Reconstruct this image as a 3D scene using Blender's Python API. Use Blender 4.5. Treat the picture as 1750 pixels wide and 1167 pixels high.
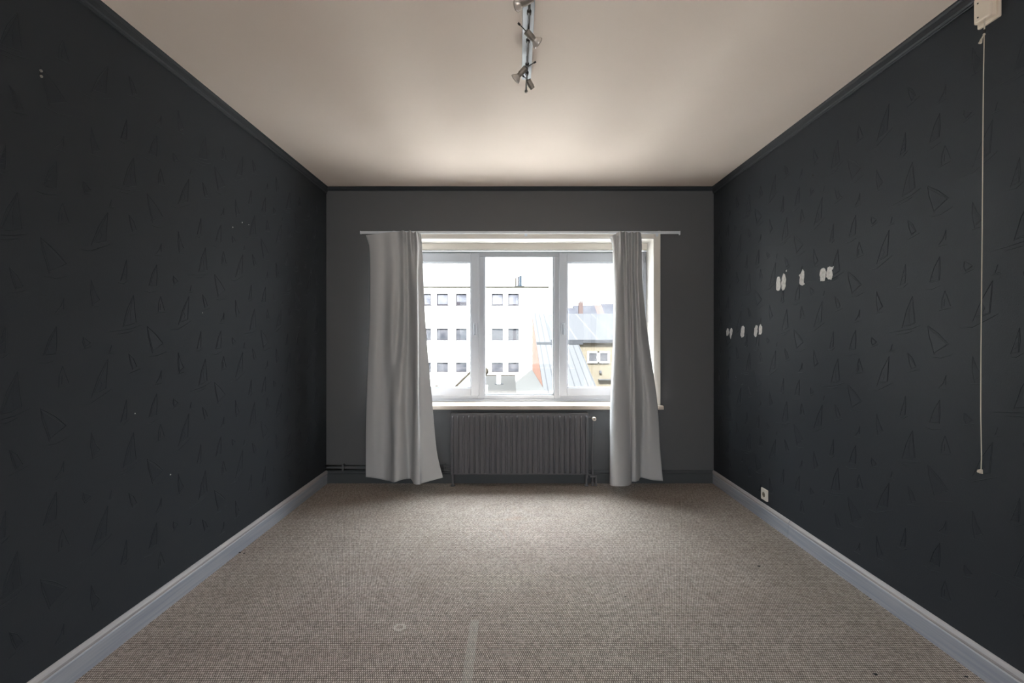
import bpy, bmesh, math, random
from mathutils import Vector, Matrix
random.seed(7)
for o in list(bpy.data.objects): bpy.data.objects.remove(o)
S = bpy.context.scene
COL = S.collection

# ------------------------------------------------------------------ camera, sky, exposure
F, VX, VY, H = 826.0, 876.0, 577.5, 1.31      # focal length in px, vanishing point, eye height
cam = bpy.data.cameras.new('camera'); cam.sensor_width = 36; cam.lens = 36*F/1750
cam.shift_x = -(VX-875)/1750; cam.shift_y = (VY-583.5)/1750; cam.clip_start = .02; cam.clip_end = 500
camo = bpy.data.objects.new('camera', cam); COL.objects.link(camo)
camo.location = (0, 0, H); camo.rotation_euler = (math.pi/2, 0, 0); S.camera = camo
S.view_settings.view_transform = 'Standard'; S.view_settings.look = 'None'
S.view_settings.gamma = 1; S.view_settings.use_curve_mapping = False
S.view_settings.exposure = 1.62

SKY = 1.6
w = bpy.data.worlds.new('overcast_sky'); S.world = w; w.use_nodes = True
nt = w.node_tree; nt.nodes.clear()
tc = nt.nodes.new('ShaderNodeTexCoord'); sp = nt.nodes.new('ShaderNodeSeparateXYZ')
mr = nt.nodes.new('ShaderNodeMapRange'); mr.inputs['From Min'].default_value = 0; mr.inputs['From Max'].default_value = 1
mr.inputs['To Min'].default_value = 0; mr.inputs['To Max'].default_value = 1
bg = nt.nodes.new('ShaderNodeBackground'); bg.inputs['Color'].default_value = (.88, .94, 1, 1)
out = nt.nodes.new('ShaderNodeOutputWorld')
nt.links.new(tc.outputs['Generated'], sp.inputs[0]); nt.links.new(sp.outputs['Z'], mr.inputs['Value'])
pw = nt.nodes.new('ShaderNodeMath'); pw.operation = 'POWER'; pw.inputs[1].default_value = 1.7      # overcast: much brighter overhead
ml = nt.nodes.new('ShaderNodeMath'); ml.operation = 'MULTIPLY_ADD'; ml.inputs[1].default_value = SKY*9.5; ml.inputs[2].default_value = SKY
nt.links.new(mr.outputs[0], pw.inputs[0]); nt.links.new(pw.outputs[0], ml.inputs[0])
nt.links.new(ml.outputs[0], bg.inputs['Strength']); nt.links.new(bg.outputs[0], out.inputs[0])

def sun(name, el, az, strength, angle, col=(1, 1, 1)):
    l = bpy.data.lights.new(name, 'SUN'); l.energy = strength; l.angle = math.radians(angle); l.color = col
    o = bpy.data.objects.new(name, l); COL.objects.link(o)
    d = Vector((math.sin(az)*math.cos(el), math.cos(az)*math.cos(el), -math.sin(el)))   # travel direction
    o.rotation_euler = d.to_track_quat('-Z', 'Y').to_euler(); o.location = (0, -3, 12); return o
# hazy sun standing behind the house: it lights the street and the facades opposite
sun('hazy_sun', math.radians(48), math.radians(12), 25.0, 8, (1, .99, .97))

# ------------------------------------------------------------------ room measures
YB = 4.37; XL, XR = -1.684, 1.818; ZC = H+1.368; YR = -3.2
def P(px, py, y):
    return Vector(((px-VX)*y/F, y, H-(py-VY)*y/F))
OX0, OX1, OZ1 = -1.176, 1.274, H+(577.5-408)/189     # window opening
YW = 4.575                                          # window sash face
SILLZ = H-(685.8-VY)*4.60/F

# ------------------------------------------------------------------ materials
def mat(name, col, rough=.6, metal=0, bump=None, var=None, spec=None, emit=None, trans=None):
    m = bpy.data.materials.new(name); m.use_nodes = True; n = m.node_tree; b = n.nodes['Principled BSDF']
    b.inputs['Base Color'].default_value = (*col, 1); b.inputs['Roughness'].default_value = rough
    b.inputs['Metallic'].default_value = metal
    if spec is not None: b.inputs['Specular IOR Level'].default_value = spec
    t = n.nodes.new('ShaderNodeTexCoord')
    if var:                                          # (scale, colour2, amount)
        no = n.nodes.new('ShaderNodeTexNoise'); no.inputs['Scale'].default_value = var[0]; no.inputs['Detail'].default_value = 6
        rp = n.nodes.new('ShaderNodeMapRange'); rp.inputs[1].default_value = .35; rp.inputs[2].default_value = .65
        rp.inputs[4].default_value = var[2]
        mx = n.nodes.new('ShaderNodeMix'); mx.data_type = 'RGBA'
        mx.inputs[6].default_value = (*col, 1); mx.inputs[7].default_value = (*var[1], 1)
        n.links.new(t.outputs['Object'], no.inputs[0]); n.links.new(no.outputs[0], rp.inputs[0])
        n.links.new(rp.outputs[0], mx.inputs[0]); n.links.new(mx.outputs[2], b.inputs['Base Color'])
    if bump:                                         # (scale, distance, strength)
        nb = n.nodes.new('ShaderNodeTexNoise'); nb.inputs['Scale'].default_value = bump[0]; nb.inputs['Detail'].default_value = 4
        bu = n.nodes.new('ShaderNodeBump'); bu.inputs['Distance'].default_value = bump[1]; bu.inputs['Strength'].default_value = bump[2]
        n.links.new(t.outputs['Object'], nb.inputs[0]); n.links.new(nb.outputs[0], bu.inputs['Height'])
        n.links.new(bu.outputs[0], b.inputs['Normal'])
    return m
def s2l(r, g, b):
    f = lambda c: (c/255/12.92 if c/255 <= .04045 else ((c/255+.055)/1.055)**2.4)
    return (f(r), f(g), f(b))

M = {}
M['wall'] = mat('anthracite_wallpaper', s2l(51, 54, 58), .65, bump=(260, .0014, .5), spec=.15)
M['sail'] = mat('anthracite_relief', s2l(42, 46, 51), .6, bump=(260, .001, .4), spec=.2)
M['wallback'] = mat('lifted_anthracite_paint', s2l(96, 96, 97), .6, bump=(240, .0008, .4), spec=.35)  # lifted above the side walls' tone, lighter colour stands in for missing light
M['trimdark'] = mat('dark_gloss_trim', s2l(52, 55, 59), .55, spec=.25)
M['rad'] = mat('grey_radiator_paint', s2l(108, 106, 108), .5, spec=.35)
M['ceil'] = mat('ceiling_paint', s2l(228, 213, 202), .85, bump=(180, .0012, .35), var=(1.3, s2l(222, 207, 195), .6))
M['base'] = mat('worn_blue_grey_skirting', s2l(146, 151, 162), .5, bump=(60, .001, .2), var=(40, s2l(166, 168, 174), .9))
M['bead'] = mat('pale_skirting_bead', s2l(176, 170, 168), .5, bump=(60, .001, .2), var=(20, s2l(150, 146, 148), .8))
for q in ('base', 'bead'):                           # brush streaks run along the board
    n = M[q].node_tree; mp = n.nodes.new('ShaderNodeMapping'); mp.inputs['Scale'].default_value = (1, .06, 2.2)
    t = [x for x in n.nodes if x.type == 'TEX_COORD'][0]
    for l_ in list(t.outputs['Object'].links): n.links.new(mp.outputs[0], l_.to_socket)
    n.links.new(t.outputs['Object'], mp.inputs[0])
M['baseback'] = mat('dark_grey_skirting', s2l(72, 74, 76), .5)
M['upvc'] = mat('white_window_plastic', s2l(186, 189, 196), .35)
M['cream'] = mat('cream_painted_wood', s2l(226, 218, 208), .5)
M['whitepaint'] = mat('white_reveal_paint', s2l(214, 210, 204), .6)
M['sill'] = mat('cream_stone_sill', s2l(222, 208, 194), .35, var=(9, s2l(205, 186, 168), .6))
M['curtain'] = mat('light_grey_linen', s2l(196, 195, 195), .85, bump=(900, .0006, .5), spec=.1)
M['alu'] = mat('white_rail_metal', s2l(220, 222, 226), .35, metal=.2)
M['steel'] = mat('brushed_nickel', s2l(150, 143, 136), .4, metal=.75)
M['chrome'] = mat('bright_chrome_plate', s2l(196, 200, 206), .5, metal=.15, spec=.3)
M['darkmetal'] = mat('dark_metal', s2l(60, 56, 54), .4, metal=.6)
M['bulb'] = mat('reflector_glass', s2l(205, 195, 186), .15, metal=.3)
M['lens'] = mat('bulb_lens_glass', s2l(168, 172, 168), .1, spec=.8)
M['plastic'] = mat('aged_white_plastic', s2l(224, 208, 190), .4)
M['socket'] = mat('white_socket_plastic', s2l(236, 228, 216), .35)
M['socketin'] = mat('painted_socket_hollow', s2l(120, 110, 90), .5)
M['cord'] = mat('cream_cord', s2l(200, 188, 172), .8)
M['filler'] = mat('white_plaster_filler', s2l(214, 210, 206), .9, bump=(300, .0015, .8), var=(60, s2l(170, 166, 160), .7))
M['black'] = mat('black_hole', (.006, .006, .006), .7)
M['handle'] = mat('grey_handle_metal', s2l(150, 152, 158), .35, metal=.5)
M['brass'] = mat('brass', s2l(150, 125, 80), .4, metal=.8)
M['doorw'] = mat('white_door_paint', s2l(205, 200, 192), .5)

# glass: clear with a fresnel reflection
g = bpy.data.materials.new('window_glass'); g.use_nodes = True; n = g.node_tree; n.nodes.clear()
o_ = n.nodes.new('ShaderNodeOutputMaterial'); mx = n.nodes.new('ShaderNodeMixShader'); tr = n.nodes.new('ShaderNodeBsdfTransparent')
gl = n.nodes.new('ShaderNodeBsdfGlossy'); gl.inputs['Roughness'].default_value = .02; lw = n.nodes.new('ShaderNodeLayerWeight'); lw.inputs[0].default_value = .5
p5 = n.nodes.new('ShaderNodeMath'); p5.operation = 'POWER'; p5.inputs[1].default_value = 5; fr = n.nodes.new('ShaderNodeMath'); fr.operation = 'MULTIPLY_ADD'; fr.inputs[1].default_value = .9; fr.inputs[2].default_value = .03
n.links.new(lw.outputs['Facing'], p5.inputs[0]); n.links.new(p5.outputs[0], fr.inputs[0])
tr.inputs[0].default_value = (.97, .985, .98, 1)
n.links.new(fr.outputs[0], mx.inputs[0]); n.links.new(tr.outputs[0], mx.inputs[1]); n.links.new(gl.outputs[0], mx.inputs[2]); n.links.new(mx.outputs[0], o_.inputs[0])
M['glass'] = g

# curtain cloth lets a little daylight through
m = M['curtain']; n = m.node_tree; b = n.nodes['Principled BSDF']; o_ = [x for x in n.nodes if x.type == 'OUTPUT_MATERIAL'][0]
tl = n.nodes.new('ShaderNodeBsdfTranslucent'); tl.inputs[0].default_value = (*s2l(190, 186, 182), 1)
mx = n.nodes.new('ShaderNodeMixShader'); mx.inputs[0].default_value = .03
n.links.new(b.outputs[0], mx.inputs[1]); n.links.new(tl.outputs[0], mx.inputs[2]); n.links.new(mx.outputs[0], o_.inputs[0])

def carpet():
    m = bpy.data.materials.new('taupe_loop_carpet'); m.use_nodes = True; n = m.node_tree; L = n.links; b = n.nodes['Principled BSDF']
    b.inputs['Roughness'].default_value = .95; b.inputs['Specular IOR Level'].default_value = .1
    t = n.nodes.new('ShaderNodeTexCoord'); s = n.nodes.new('ShaderNodeSeparateXYZ'); L.new(t.outputs['Object'], s.inputs[0])
    def mt(op, a, bb=None, c=None):
        k = n.nodes.new('ShaderNodeMath'); k.operation = op
        for i, v in enumerate((a, bb, c)):
            if v is None: continue
            if isinstance(v, (int, float)): k.inputs[i].default_value = v
            else: L.new(v, k.inputs[i])
        return k.outputs[0]
    wob = n.nodes.new('ShaderNodeTexNoise'); wob.inputs['Scale'].default_value = 45; L.new(t.outputs['Object'], wob.inputs[0])
    y = mt('MULTIPLY', mt('ADD', s.outputs['Y'], mt('MULTIPLY', wob.outputs[0], .006)), 1/.0125)
    row = mt('FLOOR', y)
    x = mt('ADD', mt('MULTIPLY', mt('ADD', s.outputs['X'], mt('MULTIPLY', wob.outputs[0], .004)), 1/.0085), mt('MULTIPLY', row, .5))
    sx = mt('ABSOLUTE', mt('SINE', mt('MULTIPLY', x, math.pi))); sy = mt('ABSOLUTE', mt('SINE', mt('MULTIPLY', y, math.pi)))
    h = mt('MULTIPLY', mt('POWER', sx, .9), mt('POWER', sy, .7))
    # every loop its own shade of yarn
    wn = n.nodes.new('ShaderNodeTexWhiteNoise'); wn.noise_dimensions = '2D'
    cb = n.nodes.new('ShaderNodeCombineXYZ'); L.new(mt('FLOOR', x), cb.inputs[0]); L.new(row, cb.inputs[1]); L.new(cb.outputs[0], wn.inputs[0])
    rp = n.nodes.new('ShaderNodeValToRGB'); e = rp.color_ramp.elements
    e[0].position = 0; e[0].color = (*s2l(34, 28, 24), 1); e[1].position = 1; e[1].color = (*s2l(226, 216, 206), 1)
    k = e.new(.42); k.color = (*s2l(150, 138, 129), 1); k = e.new(.7); k.color = (*s2l(194, 181, 171), 1)
    L.new(mt('ADD', mt('MULTIPLY', h, .8), mt('MULTIPLY', wn.outputs[0], .22)), rp.inputs[0])
    # wear: broad mottling, a faded strip and a few marks
    n2 = n.nodes.new('ShaderNodeTexNoise'); n2.inputs['Scale'].default_value = 3.2; n2.inputs['Detail'].default_value = 5; L.new(t.outputs['Object'], n2.inputs[0])
    mr2 = n.nodes.new('ShaderNodeMapRange'); mr2.inputs[1].default_value = .4; mr2.inputs[2].default_value = .7; mr2.inputs[4].default_value = .16; L.new(n2.outputs[0], mr2.inputs[0])
    mx1 = n.nodes.new('ShaderNodeMix'); mx1.data_type = 'RGBA'; L.new(mr2.outputs[0], mx1.inputs[0]); L.new(rp.outputs[0], mx1.inputs[6]); mx1.inputs[7].default_value = (*s2l(128, 108, 96), 1)
    dx = mt('ABSOLUTE', mt('ADD', s.outputs['X'], .175)); my = mt('MULTIPLY', mt('LESS_THAN', s.outputs['Y'], 2.25), mt('LESS_THAN', dx, .02))
    mx2 = n.nodes.new('ShaderNodeMix'); mx2.data_type = 'RGBA'; L.new(mt('MULTIPLY', my, .28), mx2.inputs[0]); L.new(mx1.outputs[2], mx2.inputs[6]); mx2.inputs[7].default_value = (*s2l(196, 196, 186), 1)
    last = mx2.outputs[2]
    for (cx, cy, r, w_, c, a) in ((-.512, 2.19, .022, .007, (214, 206, 196), .55), (.03, 3.52, .05, .05, (150, 108, 84), .25), (-.03, 3.49, .03, .03, (150, 108, 84), .25),
                                 (.47, 2.95, .09, .09, (140, 118, 104), .2), (1.06, 2.82, .02, .02, (90, 76, 66), .5)):
        ax = mt('SUBTRACT', s.outputs['X'], cx); ay = mt('SUBTRACT', s.outputs['Y'], cy)
        d = mt('SQRT', mt('ADD', mt('MULTIPLY', ax, ax), mt('MULTIPLY', ay, ay)))
        if w_ < r: k = mt('LESS_THAN', mt('ABSOLUTE', mt('SUBTRACT', d, r)), w_)
        else:
            q = n.nodes.new('ShaderNodeMapRange'); q.inputs[1].default_value = r; q.inputs[2].default_value = 0; L.new(d, q.inputs[0]); k = q.outputs[0]
        z = n.nodes.new('ShaderNodeMix'); z.data_type = 'RGBA'; L.new(mt('MULTIPLY', k, a), z.inputs[0]); L.new(last, z.inputs[6]); z.inputs[7].default_value = (*s2l(*c), 1); last = z.outputs[2]
    L.new(last, b.inputs['Base Color'])
    bu = n.nodes.new('ShaderNodeBump'); bu.inputs['Distance'].default_value = .004; bu.inputs['Strength'].default_value = .8
    L.new(h, bu.inputs['Height']); L.new(bu.outputs[0], b.inputs['Normal'])
    return m
M['carpet'] = carpet()

def banded(name, col, col2, axis, period, frac, rough=.5, metal=0):
    """stripes fixed to the object: standing seams, tile courses"""
    m = mat(name, col, rough, metal); n = m.node_tree; L = n.links; b = n.nodes['Principled BSDF']
    t = [x for x in n.nodes if x.type == 'TEX_COORD'][0]; s = n.nodes.new('ShaderNodeSeparateXYZ'); L.new(t.outputs['Object'], s.inputs[0])
    a = n.nodes.new('ShaderNodeMath'); a.operation = 'MODULO'; a.inputs[1].default_value = period
    a0 = n.nodes.new('ShaderNodeMath'); a0.operation = 'ADD'; a0.inputs[1].default_value = 100*period; L.new(s.outputs[axis], a0.inputs[0]); L.new(a0.outputs[0], a.inputs[0])
    c = n.nodes.new('ShaderNodeMath'); c.operation = 'LESS_THAN'; c.inputs[1].default_value = period*frac; L.new(a.outputs[0], c.inputs[0])
    mx = n.nodes.new('ShaderNodeMix'); mx.data_type = 'RGBA'; L.new(c.outputs[0], mx.inputs[0]); mx.inputs[6].default_value = (*col, 1); mx.inputs[7].default_value = (*col2, 1)
    L.new(mx.outputs[2], b.inputs['Base Color']); return m
M['render'] = mat('white_render', s2l(225, 225, 222), .9)
M['coping'] = mat('zinc_coping', (.012, .011, .009), .6)
M['winframe_out'] = mat('grey_window_frame', (.012, .011, .013), .5)
M['winglass_out'] = mat('pale_office_glass', (.05, .05, .057), .3, spec=.3, var=(.7, (.014, .015, .02), .8))  # pale base colour with darker mottling
M['winglass_low'] = mat('dark_office_glass', (.03, .0295, .033), .3, spec=.2, var=(1.1, (.010, .011, .0135), .9))
M['blind'] = mat('blind_slats', (.02, .02, .022), .6)
M['brick'] = mat('orange_brick', (.085, .051, .040), .9, var=(3, (.07, .041, .033), .7))
M['seam'] = banded('standing_seam_roof', (.021, .0213, .0223), (.014, .0143, .0153), 'X', .27, .16)
M['panelroof'] = banded('pale_panel_roof', (.0195, .0198, .0212), (.027, .027, .0275), 'X', 1.1, .06)
M['gutter'] = mat('dark_gutter', (.014, .0145, .016), .5)
M['yellow'] = mat('cream_facade', (.042, .0365, .028), .9)
M['felt'] = banded('grey_felt_roof', (.0165, .0163, .016), (.0125, .0122, .012), 'Y', 1.2, .08, .9)
M['lean'] = banded('pale_fibre_roof', (.028, .028, .0275), (.022, .022, .0215), 'Y', .5, .15, .9)
M['slate'] = mat('far_slate_roof', (.0165, .017, .0195), .8, var=(.5, (.013, .013, .0155), .8))
M['tile'] = mat('far_clay_roof', (.027, .020, .019), .8)
M['ground'] = mat('pale_bounce_ground', (.24, .235, .225), .95)  # unseen ground, colour kept pale to bounce light onto the ceiling
M['verge'] = mat('tan_verge_board', (.013, .0112, .009), .7)
M['hvac'] = mat('galvanised_duct', (.011, .015, .02), .4)

for q in ('render', 'coping', 'winframe_out', 'winglass_out', 'winglass_low', 'blind', 'brick', 'seam', 'panelroof', 'gutter', 'yellow', 'felt', 'lean', 'slate', 'tile', 'ground', 'verge', 'hvac'):
    M[q].node_tree.nodes['Principled BSDF'].inputs['Specular IOR Level'].default_value = 0       # weathered, matt
# ------------------------------------------------------------------ mesh helpers
def link(name, bm, ms, parent=None, smooth=False, bevel=0):
    if not isinstance(ms, (list, tuple)): ms = [ms]
    bmesh.ops.recalc_face_normals(bm, faces=bm.faces[:])
    me = bpy.data.meshes.new(name); bm.to_mesh(me); bm.free()
    for q in ms: me.materials.append(M[q] if isinstance(q, str) else q)
    if smooth:
        for p in me.polygons: p.use_smooth = True
    o = bpy.data.objects.new(name, me); COL.objects.link(o)
    if parent: o.parent = parent
    if bevel:
        b = o.modifiers.new('bevel', 'BEVEL'); b.width = bevel; b.segments = 2; b.limit_method = 'ANGLE'; b.angle_limit = math.radians(40)
    return o
def bx(bm, x0, x1, y0, y1, z0, z1, mi=0, mtx=None):
    vs = [bm.verts.new((x, y, z)) for x in (x0, x1) for y in (y0, y1) for z in (z0, z1)]
    if mtx:
        for v in vs: v.co = mtx @ v.co
    for f in ((0, 1, 3, 2), (4, 6, 7, 5), (0, 4, 5, 1), (2, 3, 7, 6), (0, 2, 6, 4), (1, 5, 7, 3)):
        bm.faces.new([vs[i] for i in f]).material_index = mi
def lathe(bm, prof, p0, axis, seg=20, mi=0, cap=True):
    """prof: (distance along axis, radius)"""
    p0 = Vector(p0); a = Vector(axis).normalized(); q = a.to_track_quat('Z', 'Y'); rings = []
    for d, r in prof:
        rings.append([bm.verts.new(p0+a*d+q @ Vector((r*math.cos(2*math.pi*i/seg), r*math.sin(2*math.pi*i/seg), 0))) for i in range(seg)])
    for A, B in zip(rings, rings[1:]):
        for i in range(seg):
            f = bm.faces.new((A[i], A[(i+1) % seg], B[(i+1) % seg], B[i])); f.material_index = mi
    if cap:
        bm.faces.new(rings[0][::-1]).material_index = mi; bm.faces.new(rings[-1]).material_index = mi
def tube(bm, pts, r, seg=10, mi=0):
    pts = [Vector(p) for p in pts]; rings = []
    for i, p in enumerate(pts):
        d = (pts[min(i+1, len(pts)-1)]-pts[max(i-1, 0)]).normalized(); q = d.to_track_quat('Z', 'Y')
        rr = r[i] if isinstance(r, (list, tuple)) else r
        rings.append([bm.verts.new(p+q @ Vector((rr*math.cos(2*math.pi*k/seg), rr*math.sin(2*math.pi*k/seg), 0))) for k in range(seg)])
    for A, B in zip(rings, rings[1:]):
        # match rings
        off = min(range(seg), key=lambda s: (A[0].co-B[s].co).length)
        for k in range(seg):
            f = bm.faces.new((A[k], A[(k+1) % seg], B[(k+1+off) % seg], B[(k+off) % seg])); f.material_index = mi
    bm.faces.new(rings[0][::-1]).material_index = mi; bm.faces.new(rings[-1]).material_index = mi
def extrude_poly(bm, pts, vec, mi=0):
    vec = Vector(vec); a = [bm.verts.new(p) for p in pts]; b = [bm.verts.new(Vector(p)+vec) for p in pts]; k = len(a)
    bm.faces.new(a[::-1]).material_index = mi; bm.faces.new(b).material_index = mi
    for i in range(k):
        bm.faces.new((a[i], a[(i+1) % k], b[(i+1) % k], b[i])).material_index = mi
def NB(): return bmesh.new()
def thing(name, loc, label, cat, group=None):
    o = bpy.data.objects.new(name, None); COL.objects.link(o); o.empty_display_size = .1
    o['label'] = label; o['category'] = cat
    if group: o['group'] = group
    return o
def tag(o, label, cat, group=None):
    o['label'] = label; o['category'] = cat
    if group: o['group'] = group
    return o
def structure(o, label, cat):
    o['kind'] = 'structure'; o['label'] = label; o['category'] = cat; return o

# ------------------------------------------------------------------ room shell
T = .34
bm = NB(); bx(bm, XL-.02, XR+.02, YR, YB+.02, -.12, 0)
structure(link('floor', bm, 'carpet'), 'taupe woven loop carpet covering the whole floor', 'carpet')
bm = NB(); bx(bm, XL-T, XR+T, YR-T, YB+T, ZC, ZC+.25)
structure(link('ceiling', bm, 'ceil'), 'warm cream painted ceiling with the spotlight track', 'ceiling')
bm = NB()                                           # window wall: four blocks round the opening
bx(bm, XL-T, OX0, YB, YB+T, -.12, ZC); bx(bm, OX1, XR+T, YB, YB+T, -.12, ZC)
bx(bm, OX0, OX1, YB, YB+T, -.12, SILLZ-.035); bx(bm, OX0, OX1, YB, YB+T, OZ1, ZC)
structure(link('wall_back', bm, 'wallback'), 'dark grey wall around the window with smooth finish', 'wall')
bm = NB(); RX0, RX1, RZ0, RZ1 = -1.45, 1.55, .55, 2.45        # opening for the added, unseen window behind the viewer
bx(bm, XL-T, RX0, YR-T, YR, -.12, ZC); bx(bm, RX1, XR+T, YR-T, YR, -.12, ZC); bx(bm, RX0, RX1, YR-T, YR, -.12, RZ0); bx(bm, RX0, RX1, YR-T, YR, RZ1, ZC)
structure(link('wall_rear', bm, 'wallback'), 'dark grey wall behind the viewer', 'wall')

# embossed sailboats: (base u, base z, list of raised strokes, list of raised sails) on a half-drop repeat
BOATS = [
 (1.757, .934, [[(-.033, .125), (-.026, .08), (-.012, .04), (0, 0)], [(-.033, .125), (.02, .09), (.068, .045)], [(.068, .045), (.02, .02), (0, .008)], [(-.02, -.012), (.03, -.014), (.09, .004)]],
  [[(-.03, .115), (.06, .045), (.004, .012)]]),
 (1.939, .827, [[(-.008, .105), (-.01, .05), (0, 0)], [(-.008, .105), (.01, .06), (.032, .028), (.004, .01)], [(-.014, -.004), (.034, .002)]], [[(-.006, .09), (.026, .03), (.004, .014)]]),
 (2.088, .747, [[(.059, .143), (.025, .08), (0, 0)], [(.059, .143), (.066, .08), (.074, .022)], [(.05, .11), (.04, .06), (.045, .02)], [(0, .004), (.04, .01), (.074, .022)], [(-.085, -.022), (-.02, -.016), (.05, -.006), (.105, .012)], [(-.03, -.03), (.03, -.024), (.06, -.014)]],
  [[(.056, .13), (.008, .008), (.068, .022)]]),
 (1.79, .797, [[(.024, .052), (.012, .02), (-.01, -.004)], [(.024, .052), (.022, .01)], [(-.02, -.012), (.03, -.008)]], []),
 (1.734, .637, [[(.05, .105), (.022, .06), (0, 0)], [(.05, .105), (.052, .05), (.048, .004)], [(0, 0), (.048, .004)], [(-.03, -.026), (.01, -.03), (.055, -.018)], [(.03, .03), (.014, .026), (.02, .012)]],
  [[(.047, .095), (.006, .006), (.044, .006)]]),
 (1.902, .662, [[(-.006, .042), (-.008, .02), (0, 0)], [(-.006, .042), (.028, .018), (.004, .004)], [(-.01, -.008), (.036, .006)]], [[(-.004, .036), (.024, .018), (.002, .006)]]),
 (2.142, .559, [[(-.022, .072), (-.012, .03), (0, 0)], [(-.022, .072), (.004, .05), (.024, .012)], [(-.024, -.016), (.01, -.008), (.045, .002)], [(.024, .012), (.002, .004)]], [[(-.018, .064), (.02, .014), (.002, .006)]]),
 (1.931, .46, [[(.08, .152), (.034, .08), (0, 0)], [(.08, .152), (.074, .08), (.07, .03)], [(.01, .016), (.04, .02), (.07, .03)], [(-.055, -.024), (0, -.022), (.06, .006), (.1, .026)], [(.04, .07), (.05, .05), (.04, .03)]],
  [[(.076, .14), (.014, .02), (.066, .032)]]),
 (1.793, .518, [[(.016, .076), (.002, .04), (0, 0)], [(.016, .076), (.03, .04), (.042, .01)], [(.014, .04), (.012, .01)], [(-.014, -.006), (.05, .004)]], []),
 (2.076, .332, [[(.032, .1), (.016, .05), (0, .004)], [(.032, .1), (.034, .05), (.03, .012)], [(.028, .07), (.02, .06)], [(.028, .05), (.014, .04)], [(.028, .032), (.008, .022)], [(-.014, -.004), (.02, -.006), (.045, .01)]],
  [[(.03, .09), (.004, .008), (.028, .012)]]),
 (2.02, .64, [[(.01, .03), (0, 0), (.02, .002)], [(-.012, -.006), (.024, -.004)]], []),
]
TU, TZ = .503, .61
def wallpaper(bm, x, side, y0, y1):
    """side +1: relief stands towards +x (left wall); -1 right wall (boats read the other way round)"""
    k = 0
    for ci in range(-8, 9):
        for ri in range(-4, 6):
            for (u, z, strokes, sails) in BOATS:
                uu = u+ci*TU; zz = z+ri*TZ+(TZ/2 if ci % 2 else 0)
                def W(p, h):
                    U = uu+p[0]; Y = U if side > 0 else (5.35-U)
                    return Vector((x+side*h, Y, zz+p[1]))
                yc = W((.03, 0), 0).y
                if not (y0+.12 < yc < y1-.1) or not (.16 < zz < ZC-.24): continue
                for s_ in sails:
                    a = [bm.verts.new(W(p, .0008)) for p in s_]; c = Vector((sum(p[0] for p in s_)/len(s_), sum(p[1] for p in s_)/len(s_)))
                    b_ = [bm.verts.new(W((p[0]+(p[0]-c[0])*.06, p[1]+(p[1]-c[1])*.06), -.0003)) for p in s_]
                    bm.faces.new(a).material_index = 1
                    for i in range(len(a)): bm.faces.new((a[i], a[(i+1) % len(a)], b_[(i+1) % len(a)], b_[i])).material_index = 1
                for st in strokes:
                    # smooth the stroke
                    pts = []
                    for i in range(len(st)-1):
                        p_, q_ = st[i], st[i+1]
                        for t in (0, .5): pts.append((p_[0]+(q_[0]-p_[0])*t, p_[1]+(q_[1]-p_[1])*t))
                    pts.append(st[-1]); n_ = len(pts); prev = None
                    for i, p in enumerate(pts):
                        q0 = pts[max(i-1, 0)]; q1 = pts[min(i+1, n_-1)]; d = Vector((q1[0]-q0[0], q1[1]-q0[1])).normalized(); nn = Vector((-d.y, d.x))
                        wd = .0022*(.45+.55*math.sin(math.pi*min(1, max(0, (i+.5)/n_)))); hh = .0017*(.6+.4*math.sin(math.pi*(i+.5)/n_))
                        cur = [bm.verts.new(W((p[0]-nn.x*wd, p[1]-nn.y*wd), -.0003)), bm.verts.new(W(p, hh)), bm.verts.new(W((p[0]+nn.x*wd, p[1]+nn.y*wd), -.0003))]
                        if prev:
                            for j in (0, 1): bm.faces.new((prev[j], prev[j+1], cur[j+1], cur[j])).material_index = 1
                        prev = cur
bm = NB(); bx(bm, XL-T, XL, YR-T, YB+T, -.12, ZC); wallpaper(bm, XL, 1, -.6, YB)
wl = structure(link('wall_left', bm, ['wall', 'sail']), 'left wall, dark painted wallpaper embossed with sailboats', 'wall')
bm = NB(); bx(bm, XR, XR+T, YR-T, YB+T, -.12, ZC); wallpaper(bm, XR, -1, -.6, YB)
wr = structure(link('wall_right', bm, ['wall', 'sail']), 'right wall, dark sailboat wallpaper with filler patches', 'wall')

# skirting: body, groove and rounded top bead (profile: out from the wall, height)
SK = [(0, 0), (.016, 0), (.016, .082), (.014, .086), (.0115, .088), (.0135, .092), (.0135, .1), (.009, .108), (.004, .114), (0, .116)]
def sweep(bm, prof, a, b, outd, mi=0):
    a = Vector(a); b = Vector(b); outd = Vector(outd)
    extrude_poly(bm, [a+outd*p+Vector((0, 0, q)) for p, q in prof], b-a, mi)
def link_base(name, bm):
    for f in bm.faces:
        if min(v.co.z for v in f.verts) > .085: f.material_index = 1
    return link(name, bm, ['base', 'bead'])
bm = NB(); sweep(bm, SK, (XL, YR, 0), (XL, YB, 0), (1, 0, 0))
structure(link_base('baseboard_left', bm), 'worn blue-grey skirting board along the left wall', 'baseboard')
bm = NB(); sweep(bm, SK, (XR, -1.998, 0), (XR, 3.158, 0), (-1, 0, 0)); sweep(bm, SK, (XR, 3.162, 0), (XR, YB, 0), (-1, 0, 0))
structure(link_base('baseboard_right', bm), 'worn blue-grey skirting board along the right wall, jointed', 'baseboard')
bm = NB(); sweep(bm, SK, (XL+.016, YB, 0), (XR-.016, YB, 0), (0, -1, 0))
structure(link('baseboard_back', bm, 'baseback'), 'dark grey skirting board under the window', 'baseboard')
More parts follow.
